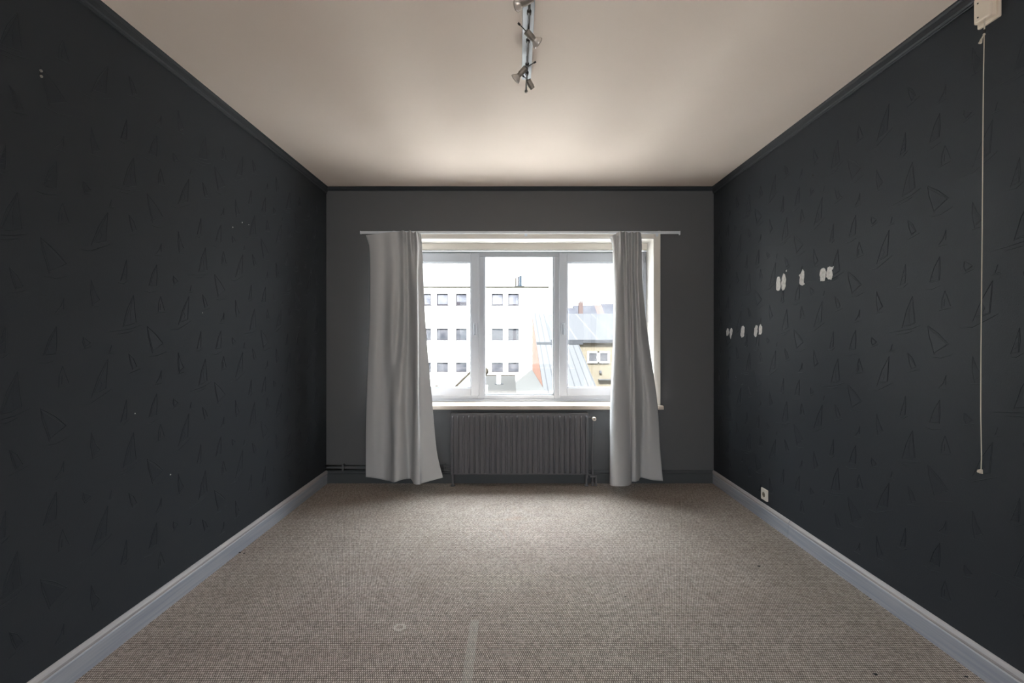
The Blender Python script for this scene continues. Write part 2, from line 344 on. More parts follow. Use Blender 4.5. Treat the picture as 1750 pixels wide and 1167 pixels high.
# cover strip below the ceiling
CR = [(0, 0), (.008, 0), (.010, .004), (.006, .008), (.006, .012), (.012, .018), (.014, .040), (.010, .044), (.012, .05), (.016, .054), (.016, .062), (0, .062)]
for i, (a, b, d, nm) in enumerate((((XL, YR, ZC-.062), (XL, YB, ZC-.062), (1, 0, 0), 'left'), ((XR, YR, ZC-.062), (XR, YB, ZC-.062), (-1, 0, 0), 'right'),
                                  ((XL+.016, YB, ZC-.062), (XR-.016, YB, ZC-.062), (0, -1, 0), 'window'))):
    bm = NB()
    sweep(bm, CR if i < 2 else [(p*.6, q*.62+.0235) for p, q in CR], a, b, d)
    structure(link('trim_%d' % (i+1), bm, 'trimdark'), 'dark moulded strip under the ceiling on the %s wall' % nm, 'trim')

# unseen door added behind the viewer, white to bounce light
bm = NB(); bx(bm, XR-.04, XR, -2.9, -2.08, 0, 2.05)
d1 = structure(link('bounce_door_1', bm, 'doorw', bevel=.003), 'unseen door added in the right wall behind the viewer, white to bounce light', 'door')
bm = NB(); bx(bm, XR-.025, XR, -2.98, -2.902, 0, 2.13); bx(bm, XR-.025, XR, -2.078, -2.0, 0, 2.13); bx(bm, XR-.025, XR, -2.902, -2.078, 2.052, 2.13)
link('door_frame', bm, 'doorw', d1)
bm = NB(); lathe(bm, [(0, .022), (.006, .022), (.007, .009), (.05, .009)], (XR-.04, -2.16, 1.03), (-1, 0, 0)); bx(bm, XR-.1, XR-.085, -2.27, -2.152, 1.022, 1.038)
link('door_handle', bm, 'handle', d1)

# ------------------------------------------------------------------ window
win = bpy.data.objects.new('window_1', None); COL.objects.link(win); structure(win, 'white three-part window with a fixed middle pane', 'window')
WX0, WX1 = OX0, OX1; WZT = H+(577.5-429.5)*4.60/F; CX = (WX0+WX1)/2
Yf0, Yf1 = 4.60, 4.67
def X(px, y): return (px-VX)*y/F
def Z(py, y): return H-(py-VY)*y/F
cgl, cgr = X(827.7, 4.625), X(946.5, 4.625); cgt, cgb = Z(439, 4.625), Z(672.4, 4.625)
slr, srl = X(818.6, YW), X(955.5, YW); slg, srg = X(804.9, YW), X(969.1, YW)
st, sb, sgt, sgb = Z(432.5, YW), Z(676.3, YW), Z(448, YW), Z(663, YW)
def ringframe(bm, x0, x1, z0, z1, ix0, ix1, iz0, iz1, y0, y1):
    bx(bm, x0, ix0, y0, y1, z0, z1); bx(bm, ix1, x1, y0, y1, z0, z1); bx(bm, ix0, ix1, y0, y1, z0, iz0); bx(bm, ix0, ix1, y0, y1, iz1, z1)
bm = NB()
fb = SILLZ
ml0, ml1 = slr-.012, cgl; mr0, mr1 = cgr, srl+.012
bx(bm, WX0, WX0+.05, Yf0, Yf1, fb, WZT); bx(bm, WX1-.05, WX1, Yf0, Yf1, fb, WZT)
bx(bm, WX0+.05, WX1-.05, Yf0, Yf1, WZT-.05, WZT); bx(bm, WX0+.05, ml0, Yf0, Yf1, fb, sb+.015); bx(bm, mr1, WX1-.05, Yf0, Yf1, fb, sb+.015)
bx(bm, ml0, ml1, Yf0, Yf1, fb, WZT-.05); bx(bm, mr0, mr1, Yf0, Yf1, fb, WZT-.05)
bx(bm, ml1, mr0, Yf0, Yf1, fb, cgb-.012); bx(bm, ml1, mr0, Yf0, Yf1, cgt+.006, WZT-.05)
bx(bm, WX0, WX1, Yf0-.012, Yf0, fb, fb+.022)          # stepped bottom rail
link('window_frame', bm, 'upvc', win, bevel=.003)
bm = NB(); ringframe(bm, ml1, mr0, cgb-.012, cgt+.006, ml1+.012, mr0-.012, cgb, cgt-.004, Yf0+.012, Yf0+.035)
link('glazing_bead', bm, 'upvc', win, bevel=.002)
def sash(x0, x1, g0, g1, hx):
    bm = NB(); ringframe(bm, x0, x1, sb, st, g0-.012*0, g1, sgb, sgt, YW, YW+.06)
    s = link('window_sash', bm, 'upvc', win, bevel=.004)
    bm = NB(); ringframe(bm, g0, g1, sgb, sgt, g0+.010, g1-.010, sgb+.010, sgt-.010, YW+.012, YW+.03); link('glazing_bead', bm, 'upvc', s, bevel=.002)
    bm = NB(); bx(bm, g0+.006, g1-.006, YW+.032, YW+.05, sgb+.006, sgt-.006); link('window_pane', bm, 'glass', s)
    hz0, hz1 = Z(574, YW-.01), Z(551, YW-.01)
    bm = NB(); bx(bm, hx-.0165, hx+.0165, YW-.012, YW, hz0, hz1)
    h = link('handle_plate', bm, 'upvc', s, bevel=.006)
    bm = NB(); bx(bm, hx-.009, hx+.009, YW-.034, YW-.018, hz0+.012, hz1-.018); lathe(bm, [(0, .009), (.01, .009)], (hx, YW-.020, hz1-.026), (0, 1, 0), 14)
    link('window_handle', bm, 'handle', s, bevel=.003)
    return s
sl0, sr1 = WX0+.034, WX1-.034
sash(sl0, slr, sl0+(slr-slg), slg, X(811.7, YW)); sR = sash(srl, sr1, srg, sr1-(slr-slg), X(962.2, YW))
for zz in (1.02, 1.85):
    bm = NB(); lathe(bm, [(0, .007), (.07, .007)], (sr1+.008, YW-.004, zz), (0, 0, 1), 12); link('window_hinge', bm, 'upvc', sR)
bm = NB(); lathe(bm, [(0, .008), (.085, .008)], (sr1+.010, YW-.006, Z(449, YW)), (0, 0, 1), 12); link('window_hinge', bm, 'handle', sR)
bm = NB(); bx(bm, ml1+.008, mr0-.008, Yf0+.038, Yf0+.056, cgb-.004, cgt+.002); link('window_pane', bm, 'glass', win)
# casing, reveal, shutter box, sill
YC = YB-.018
bm = NB()
bx(bm, OX0-.058, OX0, YC, YB+.004, SILLZ, OZ1+.058); bx(bm, OX1, OX1+.058, YC, YB+.004, SILLZ, OZ1+.058); bx(bm, OX0, OX1, YC, YB+.004, OZ1, OZ1+.058)
link('window_casing', bm, 'cream', win, bevel=.003)
bm = NB(); bx(bm, OX0, OX0+.004, YC+.003, Yf0, SILLZ, OZ1-.004); bx(bm, OX1-.004, OX1, YC+.003, Yf0, SILLZ, OZ1-.004); bx(bm, OX0, OX1, YC+.003, Yf0, OZ1-.004, OZ1)
link('window_reveal', bm, 'whitepaint', win)
bm = NB(); bx(bm, OX0+.004, OX1-.004, 4.56, 4.60, WZT+.006, OZ1-.004); bx(bm, OX0+.004, OX1-.004, 4.555, 4.60, WZT+.006, WZT+.016)
link('roller_shutter_box', bm, 'cream', win, bevel=.002)
bm = NB(); bx(bm, OX0-.072, OX1+.072, 4.295, YC, SILLZ-.035, SILLZ); bx(bm, OX0, OX1, YC, YB+T, SILLZ-.035, SILLZ)
link('window_sill', bm, 'sill', win, bevel=.004)
bm = NB(); bx(bm, OX0-.07, OX1+.072, YB-.012, YB, SILLZ-.066, SILLZ-.035); link('sill_apron', bm, 'wallback', win)

# unseen window added behind the viewer to brighten curtains and window wall
w2 = bpy.data.objects.new('added_window_2', None); COL.objects.link(w2); structure(w2, 'unseen white window added in the wall behind the viewer for fill light', 'window')
bm = NB(); ringframe(bm, RX0, RX1, RZ0, RZ1, RX0+.08, RX1-.08, RZ0+.08, RZ1-.08, YR-.2, YR-.13); xm = (RX0+RX1)/2; bx(bm, xm-.04, xm+.04, YR-.2, YR-.13, RZ0+.08, RZ1-.08)
link('window_frame', bm, 'upvc', w2, bevel=.003)
for a, b in ((RX0+.08, xm-.04), (xm+.04, RX1-.08)):
    bm = NB(); bx(bm, a, b, YR-.175, YR-.155, RZ0+.08, RZ1-.08); link('window_pane', bm, 'glass', w2)
bm = NB(); bx(bm, RX0-.05, RX1+.05, YR-.13, YR+.05, RZ0-.03, RZ0); link('window_sill', bm, 'sill', w2, bevel=.004)

# ------------------------------------------------------------------ curtain rail
YRL = 4.285
rail = thing('curtain_rail', None, 'thin white metal curtain rail mounted above the window', 'curtain rail')
rz0, rz1 = Z(399.3, YRL), Z(395.5, YRL); rx0, rx1 = X(615.8, YRL), X(1162, YRL)
bm = NB(); bx(bm, rx0, rx1, YRL-.012, YRL+.012, rz0+.004, rz1); bx(bm, rx0, rx1, YRL-.012, YRL-.008, rz0, rz0+.004); bx(bm, rx0, rx1, YRL+.008, YRL+.012, rz0, rz0+.004)
link('rail', bm, 'alu', rail, bevel=.001)
for x_ in (rx0, rx1-.006):
    bm = NB(); bx(bm, x_, x_+.006, YRL-.014, YRL+.014, rz0-.012 if x_ > 0 else rz0-.003, rz1+.002); link('end_cap', bm, 'alu', rail, bevel=.001)
for x_ in (-1.05, .12, 1.30):
    bm = NB(); bx(bm, x_-.012, x_+.012, YRL-.006, YC if OX0-.05 < x_ < OX1+.05 else YB, rz1, rz1+.003); bx(bm, x_-.012, x_+.012, (YC if OX0-.05 < x_ < OX1+.05 else YB)-.003, (YC if OX0-.05 < x_ < OX1+.05 else YB), rz1-.03, rz1+.012)
    link('wall_bracket', bm, 'alu', rail)

# ------------------------------------------------------------------ curtains
def cr(p0, p1, p2, p3, t):
    return .5*((2*p1)+(-p0+p2)*t+(2*p0-5*p1+4*p2-p3)*t*t+(-p0+3*p1-3*p2+p3)*t**3)
def curtain(name, rows, label):
    """rows: list of (screen height or list of them, [(edge position, distance)...]) describing the cloth's folds top to bottom"""
    R = []
    for py, cols in rows:
        r = []
        for i, (px, y) in enumerate(cols):
            q = py[i] if isinstance(py, (list, tuple)) else py
            r.append(P(px, q, y))
        # resample across
        rr = []
        for i in range(len(r)-1):
            a, b, c, d = r[max(i-1, 0)], r[i], r[i+1], r[min(i+2, len(r)-1)]
            for k in range(6): rr.append(cr(a, b, c, d, k/6))
        rr.append(r[-1]); R.append(rr)
    G = []
    for i in range(len(R)-1):
        k_n = 10
        for k in range(k_n):
            t = k/k_n
            G.append([cr(R[max(i-1, 0)][j], R[i][j], R[i+1][j], R[min(i+2, len(R)-1)][j], t) for j in range(len(R[0]))])
    G.append(R[-1])
    root = thing(name, None, label, 'curtain')
    def sheet(G, nm, off, th):
        bm = NB(); V = [[bm.verts.new(p+Vector((0, off, 0))) for p in row] for row in G]
        for i in range(len(V)-1):
            for j in range(len(V[0])-1): bm.faces.new((V[i][j], V[i][j+1], V[i+1][j+1], V[i+1][j]))
        me = bpy.data.meshes.new(nm); bm.to_mesh(me); bm.free(); me.materials.append(M['curtain'])
        for p in me.polygons: p.use_smooth = True
        o = bpy.data.objects.new(nm, me); COL.objects.link(o); o.parent = root
        so = o.modifiers.new('thickness', 'SOLIDIFY'); so.thickness = th; so.offset = 0
        return o
    sheet(G, 'curtain_fabric', 0, .0016)
    # bottom hem: doubled cloth folded to the back, lying on the last few centimetres
    hem = []
    for f in (0, .5, 1):
        hem.append([R[-1][j].lerp(R[-2][j], .0+.35*f*.5) for j in range(len(R[0]))])
    sheet(hem, 'hem', .0022, .0014)
    # header tape with its gliders
    tape = [[R[0][j]+Vector((0, .003, 0)) for j in range(len(R[0]))], [R[0][j].lerp(R[1][j], .9)+Vector((0, .003, 0)) for j in range(len(R[0]))]]
    sheet(tape, 'header_tape', 0, .0012)
    for j in range(9, len(R[0]), 12):
        p = R[0][j]; bm = NB(); yy = YRL
        tube(bm, [(p.x, p.y+.004, p.z-.045), (p.x, p.y+.012, p.z-.02), (p.x, yy-.001, rz0-.010), (p.x, yy, rz0+.002)], .0017, 8)
        link('curtain_hook', bm, 'alu', root)
    return root
cl_rows = [
 ([402, 400, 398, 396, 396, 394, 397, 394, 398, 395, 398, 399], [(625, 4.262), (640, 4.25), (655, 4.262), (670, 4.248), (681, 4.264), (689, 4.20), (695, 4.264), (701, 4.195), (706, 4.264), (711, 4.195), (715, 4.262), (719, 4.235)]),
 (420, [(631, 4.268), (644, 4.25), (657, 4.266), (670, 4.24), (682, 4.262), (690, 4.225), (696, 4.262), (702, 4.21), (708, 4.245), (713, 4.205), (717, 4.255), (721.5, 4.262)]),
 (470, [(632.5, 4.272), (645, 4.25), (658, 4.266), (672, 4.222), (683, 4.25), (690, 4.215), (697, 4.252), (704, 4.20), (709, 4.185), (713, 4.183), (715, 4.245), (723.5, 4.262)]),
 (560, [(631, 4.272), (643, 4.245), (656, 4.266), (669, 4.195), (680, 4.24), (690, 4.19), (698, 4.225), (706, 4.165), (710.5, 4.13), (714.3, 4.128), (716.5, 4.205), (728, 4.225)]),
 (690, [(626, 4.265), (640, 4.235), (655, 4.27), (666, 4.245), (673, 4.15), (684, 4.14), (694, 4.205), (704, 4.175), (709.5, 4.10), (715, 4.09), (718, 4.165), (739, 4.19)]),
 (770, [(625, 4.265), (641, 4.24), (656, 4.275), (667, 4.23), (674, 4.11), (685, 4.12), (696, 4.195), (703.5, 4.16), (709, 4.06), (716, 4.045), (720.5, 4.11), (746.5, 4.14)]),
 ([815, 817, 820, 822, 824, 820, 818, 819, 827, 828, 825, 816], [(625, 4.26), (642, 4.25), (656, 4.27), (666, 4.2), (674, 4.09), (686, 4.11), (698, 4.18), (703, 4.15), (708, 4.04), (717, 4.02), (724, 4.075), (757, 4.12)])]
curtain('curtain', cl_rows, 'light grey curtain hanging left of the window, flaring out at its foot')
cr_rows = [
 ([404, 402, 399, 395, 397, 395, 398, 396, 398, 396, 397, 399], [(1042, 4.255), (1047, 4.235), (1053, 4.255), (1060, 4.19), (1064, 4.264), (1069, 4.19), (1074, 4.264), (1080, 4.19), (1084, 4.264), (1090, 4.19), (1093, 4.25), (1095.5, 4.26)]),
 (420, [(1046.5, 4.255), (1050, 4.225), (1055, 4.235), (1061, 4.185), (1065, 4.255), (1070, 4.19), (1074, 4.262), (1080, 4.205), (1084, 4.262), (1090, 4.21), (1093, 4.245), (1097, 4.275)]),
 (470, [(1048, 4.25), (1050.5, 4.20), (1055, 4.175), (1061, 4.18), (1066, 4.225), (1071, 4.195), (1075, 4.24), (1080, 4.19), (1084, 4.245), (1089.5, 4.205), (1093, 4.24), (1097, 4.29)]),
 (560, [(1048.5, 4.23), (1051, 4.15), (1056, 4.13), (1063, 4.145), (1068, 4.185), (1073, 4.16), (1077, 4.205), (1082, 4.16), (1088, 4.22), (1094, 4.195), (1098, 4.22), (1105.5, 4.295)]),
 (690, [(1043, 4.20), (1045.5, 4.09), (1053, 4.05), (1062, 4.065), (1070, 4.105), (1076, 4.16), (1079, 4.145), (1085, 4.12), (1091, 4.18), (1099, 4.255), (1109, 4.225), (1123.5, 4.275)]),
 (770, [(1042, 4.17), (1045, 4.055), (1053.5, 4.01), (1063, 4.025), (1072, 4.07), (1077.5, 4.15), (1080, 4.12), (1086, 4.10), (1091, 4.16), (1097, 4.26), (1111, 4.23), (1128.5, 4.255)]),
 ([828, 830, 831, 831, 830, 827, 823, 823, 821, 816, 820, 822], [(1042, 4.15), (1045.5, 4.04), (1054, 4.0), (1064, 4.01), (1073, 4.055), (1078.5, 4.15), (1080, 4.115), (1086, 4.10), (1091.5, 4.155), (1095.5, 4.26), (1113, 4.235), (1133, 4.25)])]
curtain('curtain', cr_rows, 'light grey curtain hanging right of the window beside the white reveal')

# ------------------------------------------------------------------ radiator
ra = thing('radiator', None, 'dark grey painted column radiator under the window sill', 'radiator')
RY0, RY1 = 4.25, 4.345; YM = (RY0+RY1)/2
rzt, rzb = Z(706.5, RY0), Z(813, RY0)
pitch = 9.17*RY0/F; x0 = X(773.5, RY0); NSEC = 26
xe = x0+(NSEC-1)*pitch
bm = NB()                                            # closed fluted front: every section is a rounded flute
def flute(bm, w, d, z0, z1, yb):
    rings = []
    for zz, s_ in ((z0, .15), (z0+.005, .6), (z0+.014, .9), (z0+.028, 1), (z1-.028, 1), (z1-.014, .9), (z1-.005, .6), (z1, .15)):
        rings.append([bm.verts.new((-w/2*math.cos(math.pi*k/10)*(.7+.3*s_), yb+.004-(d+.004)*math.sin(math.pi*k/10)**.75*s_, zz)) for k in range(11)])
    for A, B in zip(rings, rings[1:]):
        for i in range(10): bm.faces.new((A[i], A[i+1], B[i+1], B[i]))
        bm.faces.new((A[10], A[0], B[0], B[10]))
    bm.faces.new(rings[0][::-1]); bm.faces.new(rings[-1])
flute(bm, .020, .024, rzb+.012, rzt-.022, RY0+.024)
sec = link('radiator_section', bm, 'rad', ra, smooth=True); sec.location.x = x0
for i in range(1, NSEC):
    c = sec.copy(); COL.objects.link(c); c.location.x = x0+i*pitch
bm = NB(); bx(bm, x0-.021, xe+.021, RY0+.024, RY1, rzb, rzt); link('radiator_body', bm, 'rad', ra, bevel=.010)
for x_ in (x0-.002, xe+.002):
    bm = NB(); lathe(bm, [(0, .020), (.006, .020), (.014, .011), (rzb+.004, .011)], (x_, RY0+.03, 0), (0, 0, 1), 14); link('foot', bm, 'rad', ra, smooth=False)
vx, vz = X(1017.5, 4.2), Z(717, 4.2)
bm = NB(); tube(bm, [(xe+.015, YM, vz), (vx-.01, YM, vz)], .011, 12); tube(bm, [(vx-.008, YM+.0, vz), (vx-.008, YM, vz-.03), (vx-.008, YM, 0.0)], .0085, 12)
lathe(bm, [(0, .014), (.05, .014)], (vx-.008, YM+.01, vz), (0, -1, 0), 14); lathe(bm, [(0, .015), (.03, .015)], (vx-.008, YM, 0.0), (0, 0, 1), 14)
link('supply_pipe', bm, 'rad', ra, smooth=False)
bm = NB(); lathe(bm, [(0, .014), (.01, .0175), (.03, .0175), (.036, .014)], (vx-.004, YM-.04, vz), (0, -1, 0), 20); vk = link('valve_knob', bm, 'plastic', ra, bevel=.001)
vk['label'] = 'cream thermostat knob'
bm = NB(); lathe(bm, [(0, .006), (.003, .006)], (vx-.004, YM-.0765, vz), (0, -1, 0), 12); link('knob_mark', bm, 'handle', vk)
bm = NB(); tube(bm, [(xe, YM-.02, rzb+.012), (xe+.04, YM-.02, rzb-.004), (xe+.085, YM-.02, rzb-.004), (xe+.085, YM-.02, 0)], .009, 10)
lathe(bm, [(0, .013), (.035, .013)], (xe+.006, YM-.02, rzb-.03), (0, 0, 1), 12); lathe(bm, [(0, .011), (.045, .011)], (xe+.03, YM-.045, rzb-.006), (1, 0, 0), 12)
link('return_valve', bm, 'rad', ra)
# heating pipes low on the wall
hp = thing('heating_pipes', None, 'two thin dark heating pipes running above the skirting left of the radiator', 'pipe')
for zz in (Z(796, 4.34), Z(802.5, 4.34)):
    bm = NB(); tube(bm, [(XL, 4.345, zz), (x0-.09, 4.345, zz), (x0-.07, 4.335, zz), (x0-.045, YM+.02, zz), (x0-.021, YM+.02, zz)], .009, 12); link('pipe', bm, 'wallback', hp, smooth=True)
for x_ in (X(586, 4.34), X(760, 4.34)):
    bm = NB(); bx(bm, x_-.008, x_+.008, 4.333, YB, Z(805, 4.34), Z(793, 4.34)); link('pipe_clip', bm, 'wallback', hp, bevel=.003)

# ------------------------------------------------------------------ spotlight track
tk = thing('track_light', None, 'ceiling spotlight track, bright metal plate with rod and small nickel spotlights', 'ceiling light')
bm = NB()
pl = [(X(891.8, 2.52), 2.52), (X(907.2, 2.52), 2.52)]
py0 = 1.42
a0 = pl[0][0]-(2.52-py0)*.013; a1 = a0+.05
extrude_poly(bm, [(pl[0][0], 2.52, ZC), (pl[0][0]+.048, 2.52, ZC), (a1, py0, ZC), (a0, py0, ZC)], (0, 0, -.022))
link('mounting_plate', bm, 'chrome', tk, bevel=.002)
ZR = ZC-.062
def RX(y): return .0695+(y-2.3)*.009
bm = NB(); tube(bm, [(RX(py0+.02), py0+.02, ZR), (RX(2.0), 2.0, ZR), (RX(2.56), 2.56, ZR)], .0045, 10); link('rod', bm, 'darkmetal', tk, smooth=True)
def ydepth(py, z): return (z-H)*F/(VY-py)
for py in (21, 69.5, 110.5, 125):
    y = ydepth(py, ZR); bm = NB(); lathe(bm, [(-.012, .006), (-.008, .009), (.008, .009), (.012, .006)], (RX(y), y, ZR), (0, 1, 0), 12); tube(bm, [(RX(y), y, ZR), (RX(y), y, ZC-.021)], .0042, 8)
    link('connector', bm, 'darkmetal', tk)
bm = NB(); lathe(bm, [(0, .0045), (.004, .008), (.014, .008), (.018, .003)], (RX(2.555), 2.552, ZR), (0, 1, 0), 12); link('end_knob', bm, 'steel', tk)
def spot(a, b, rim, knob, y, dy, with_bulb=True, r=.0135):
    """a, b: ends of the lamp body; rim: centre of the bulb's front; knob: end of the aiming stick"""
    A = P(*a, y); B = P(*b, y+dy); ax = (B-A).normalized()
    bm = NB(); L_ = (B-A).length
    lathe(bm, [(0, r*.7), (.002, r), (L_-.004, r), (L_-.003, r*.86), (L_+.006, r*.86)], A, ax, 18); hd = link('lamp_head', bm, 'steel', tk, smooth=False)
    if with_bulb:
        C_ = P(*rim, y+dy*1.8); d = (C_-B); Lb = d.length; d.normalize()
        bm = NB(); lathe(bm, [(0, .010), (Lb*.25, .012), (Lb*.5, .018), (Lb*.8, .0235), (Lb, .0255), (Lb-.001, .0235)], B, d, 24, cap=False); bl = link('bulb', bm, 'bulb', hd, smooth=True)
        bm = NB(); lathe(bm, [(Lb-.006, .0238), (Lb-.002, .0215), (Lb-.001, .012)], B, d, 24); link('bulb_lens', bm, 'lens', bl)
    if knob:
        K = P(*knob, y-dy*.8); bm = NB(); tube(bm, [A, K], .0022, 8); lathe(bm, [(-.006, .0045), (.006, .0045)], K, (K-A), 10); link('aiming_stick', bm, 'darkmetal', hd)
    # short arm to the rod
    Mi = (A+B)/2; bm = NB(); yy = Mi.y+.01; tube(bm, [Mi, (RX(yy), yy, ZR)], .003, 8); link('swivel_arm', bm, 'steel', hd)
    return hd
spot((911, -4), (894, 6), (884.5, 7.5), None, 1.85, .02, r=.014)
spot((898.8, 53), (911, 66), (919.3, 74), (887, 41), 2.045, .02)
spot((899.5, 115), (888, 127.5), (880.5, 135.5), (914, 106.5), 2.33, .02)
spot((902, 136.5), (909.3, 149.5), None, (894, 130), 2.455, .02, with_bulb=False, r=.0145)

# ------------------------------------------------------------------ pull-cord box, socket, patches on the right wall
pb = thing('pull_cord_box', None, 'cream plastic pull-cord box high on the right wall with a long cord', 'pull cord box')
bz = 2.518; bm = NB(); bx(bm, XR-.034, XR-.008, 1.803, 1.872, bz, bz+.10)
link('cover', bm, 'plastic', pb, bevel=.006)
bm = NB(); bx(bm, XR-.012, XR, 1.795, 1.88, bz-.012, bz+.108); link('back_plate', bm, 'plastic', pb, bevel=.004)
for (yy, zz) in ((1.853, bz+.074), (1.853, bz+.02), (1.822, bz+.074)):
    bm = NB(); lathe(bm, [(0, .003), (.0012, .003)], (XR-.034, yy, zz), (-1, 0, 0), 10); link('screw', bm, 'darkmetal', pb)
cy = 1.833
def cpt(px, py): return P(px, py, cy)
bm = NB(); tube(bm, [cpt(1683, 27), cpt(1682.5, 45), cpt(1682, 52)], .0022, 8); tube(bm, [cpt(1682, 58), cpt(1681, 110), cpt(1680, 200), cpt(1678.5, 400), cpt(1676.4, 600), cpt(1676, 700), cpt(1677.3, 780), cpt(1676.6, 803)], .0016, 8)
c_ = link('cord', bm, 'cord', pb, smooth=True); c_['label'] = 'long cream cord with a white tassel'
bm = NB(); lathe(bm, [(0, .0045), (.010, .0045)], cpt(1682, 51), (0, 0, -1), 12); link('cord_connector', bm, 'black', c_)
bm = NB(); lathe(bm, [(0, .002), (.004, .0045), (.008, .003)], cpt(1681.7, 57), (0, 0, -1), 10); tube(bm, [cpt(1681, 60), cpt(1677.5, 66), cpt(1675, 73.5)], [.0018, .003, .0058], 8); link('cord_knot', bm, 'cord', c_)
bm = NB(); tube(bm, [cpt(1677.3, 802), cpt(1674, 805.5), cpt(1670.5, 806)], [.003, .008, .003], 8); tube(bm, [cpt(1677, 802), cpt(1676.6, 809)], [.004, .0055], 8); link('tassel', bm, 'cord', c_)

so = thing('wall_socket', None, 'single white wall socket low on the right wall above the skirting', 'socket')
sy = 3.475; sz = .185
bm = NB(); bx(bm, XR-.013, XR, sy-.041, sy+.041, sz-.041, sz+.041); link('face_plate', bm, 'socket', so, bevel=.004)
bm = NB(); lathe(bm, [(0, .0185), (.0012, .0185)], (XR-.0125, sy, sz), (-1, 0, 0), 24); so2 = link('painted_socket_well', bm, 'socketin', so)  # disc proud of the plate, its dark colour stands in for the shaded recess
bm = NB(); lathe(bm, [(0, .003), (.001, .003)], (XR-.0152, sy-.009, sz), (-1, 0, 0), 8); lathe(bm, [(0, .003), (.001, .003)], (XR-.0152, sy+.009, sz), (-1, 0, 0), 8); link('contact_hole', bm, 'black', so2)

def wallpt(px, py, side=1, off=0):
    x = XR if side > 0 else XL
    y = F*x/(px-VX); return Vector((x-side*off, y, Z(py, y)))
PATCH = [  # outlines read off the wall, in a 6.867x enlargement with its corner at (1220, 430)
 [(750, 297), (775, 293), (784, 330), (785, 400), (776, 450), (752, 462), (734, 446), (733, 380), (740, 320)],
 [(822, 252), (834, 270), (847, 320), (843, 400), (830, 445), (812, 458), (796, 430), (793, 360), (803, 300)],
 [(1042, 205), (1060, 230), (1062, 300), (1056, 365), (1070, 378), (1058, 390), (1036, 398), (1008, 385), (1008, 330), (1012, 292), (998, 280), (1005, 265), (1018, 270)],
 [(1285, 187), (1310, 205), (1318, 250), (1310, 300), (1300, 342), (1252, 348), (1250, 300), (1242, 265), (1252, 215)],
 [(1360, 172), (1388, 182), (1408, 170), (1403, 200), (1388, 215), (1396, 270), (1380, 330), (1345, 322), (1320, 298), (1326, 240), (1335, 190)],
 [(160, 897), (175, 905), (180, 950), (170, 978), (152, 988), (147, 930)],
 [(207, 892), (220, 915), (217, 960), (206, 990), (202, 1028), (193, 1010), (187, 950), (192, 910)],
 [(345, 866), (362, 890), (360, 950), (350, 1000), (328, 1007), (316, 985), (320, 920), (332, 880)],
 [(495, 860), (514, 872), (513, 930), (502, 990), (485, 1001), (472, 970), (478, 900)],
 [(548, 852), (565, 880), (566, 940), (556, 972), (530, 974), (530, 900), (538, 862)],
 [(858, 212), (860, 228), (850, 236), (845, 226)],
 [(585, 1040), (603, 1038), (600, 1060), (590, 1064)]]
for pts in PATCH[:11]:
    # ragged edge
    q = []
    for i in range(len(pts)):
        a, b = Vector(pts[i]), Vector(pts[(i+1) % len(pts)])
        for t in (0, .33, .66):
            p = a.lerp(b, t); q.append((p.x+random.uniform(-2.5, 2.5), p.y+random.uniform(-3, 3)))
    W_ = [wallpt(1220+x/6.867, 430+y/6.867, 1, -.0006) for x, y in q]
    bm = NB(); extrude_poly(bm, W_, (-.0022, 0, 0)); o = link('filler_patch', bm, 'filler', wr); o['label'] = 'white filler patch on the dark wallpaper'
for (px, py, r) in ((1389, 299.5, .007), (1438, 336, .004), (1417, 392, .003), (1700, 1124, .008)):
    p = wallpt(px, py, 1, .0); bm = NB(); lathe(bm, [(-.001, r), (.0022, r*.8)], p, (-1, 0, 0), 12); link('nail_hole', bm, 'black', wr)
bm = NB(); tube(bm, [wallpt(1220+x/6.867, 430+y/6.867, 1, .0002) for x, y in ((1085, 360), (1160, 346), (1240, 330))], .0012, 6); link('scratch', bm, 'trimdark', wr)
# left wall: rawl plugs with screws and paint specks
for (px, py, r) in ((69.3, 121, .0045), (69.8, 130.5, .0045)):
    p = wallpt(px, py, -1); bm = NB(); lathe(bm, [(-.001, r), (.004, r), (.005, r*.5)], p, (1, 0, 0), 12); link('screw', bm, 'steel', wl)
p = wallpt(69.5, 126, -1); bm = NB(); lathe(bm, [(-.001, .006), (.0022, .004)], p, (1, 0, 0), 12); link('nail_hole', bm, 'black', wl)
for (px, py, r) in ((397.5, 388.3, .0045), (413.7, 380.2, .0045), (425, 384, .0028), (346, 534.5, .003), (230.5, 706.5, .003), (291, 811, .004)):
    p = wallpt(px, py, -1); bm = NB(); lathe(bm, [(-.001, r), (.0022, r*.7)], p, (1, 0, 0), 9); o = link('paint_chip', bm, 'filler', wl)

# crumbs on the carpet
for i, (px, py, s_) in enumerate(((409, 944.5, .010), (417, 946, .005), (1297, 968, .008), (1487, 1025, .006), (1496, 1153, .009), (1651, 1157, .007), (1069, 1020, .004))):
    y = H*F/(py-VY); x = (px-VX)*y/F; bm = NB(); bmesh.ops.create_icosphere(bm, subdivisions=2, radius=s_)
    for v in bm.verts: v.co = Vector((v.co.x*(1+random.uniform(-.3, .4)), v.co.y*.6, v.co.z*.3*(1+random.uniform(-.4, .4))))
    o = link('carpet_fluff', bm, 'black'); o.location = (x, y, .0022)
    lab = ('dark bit of fluff by the left skirting, larger of two', 'tiny dark bit of fluff by the left skirting, smaller of two', 'dark bit of fluff on the carpet below the wall socket', 'dark bit of fluff close to the right skirting halfway along',
           'dark bit of fluff at the bottom right of the carpet', 'dark bit of fluff beside the right skirting in the front corner', 'tiny dark speck on the open carpet right of centre')[i]
    tag(o, lab, 'fluff')

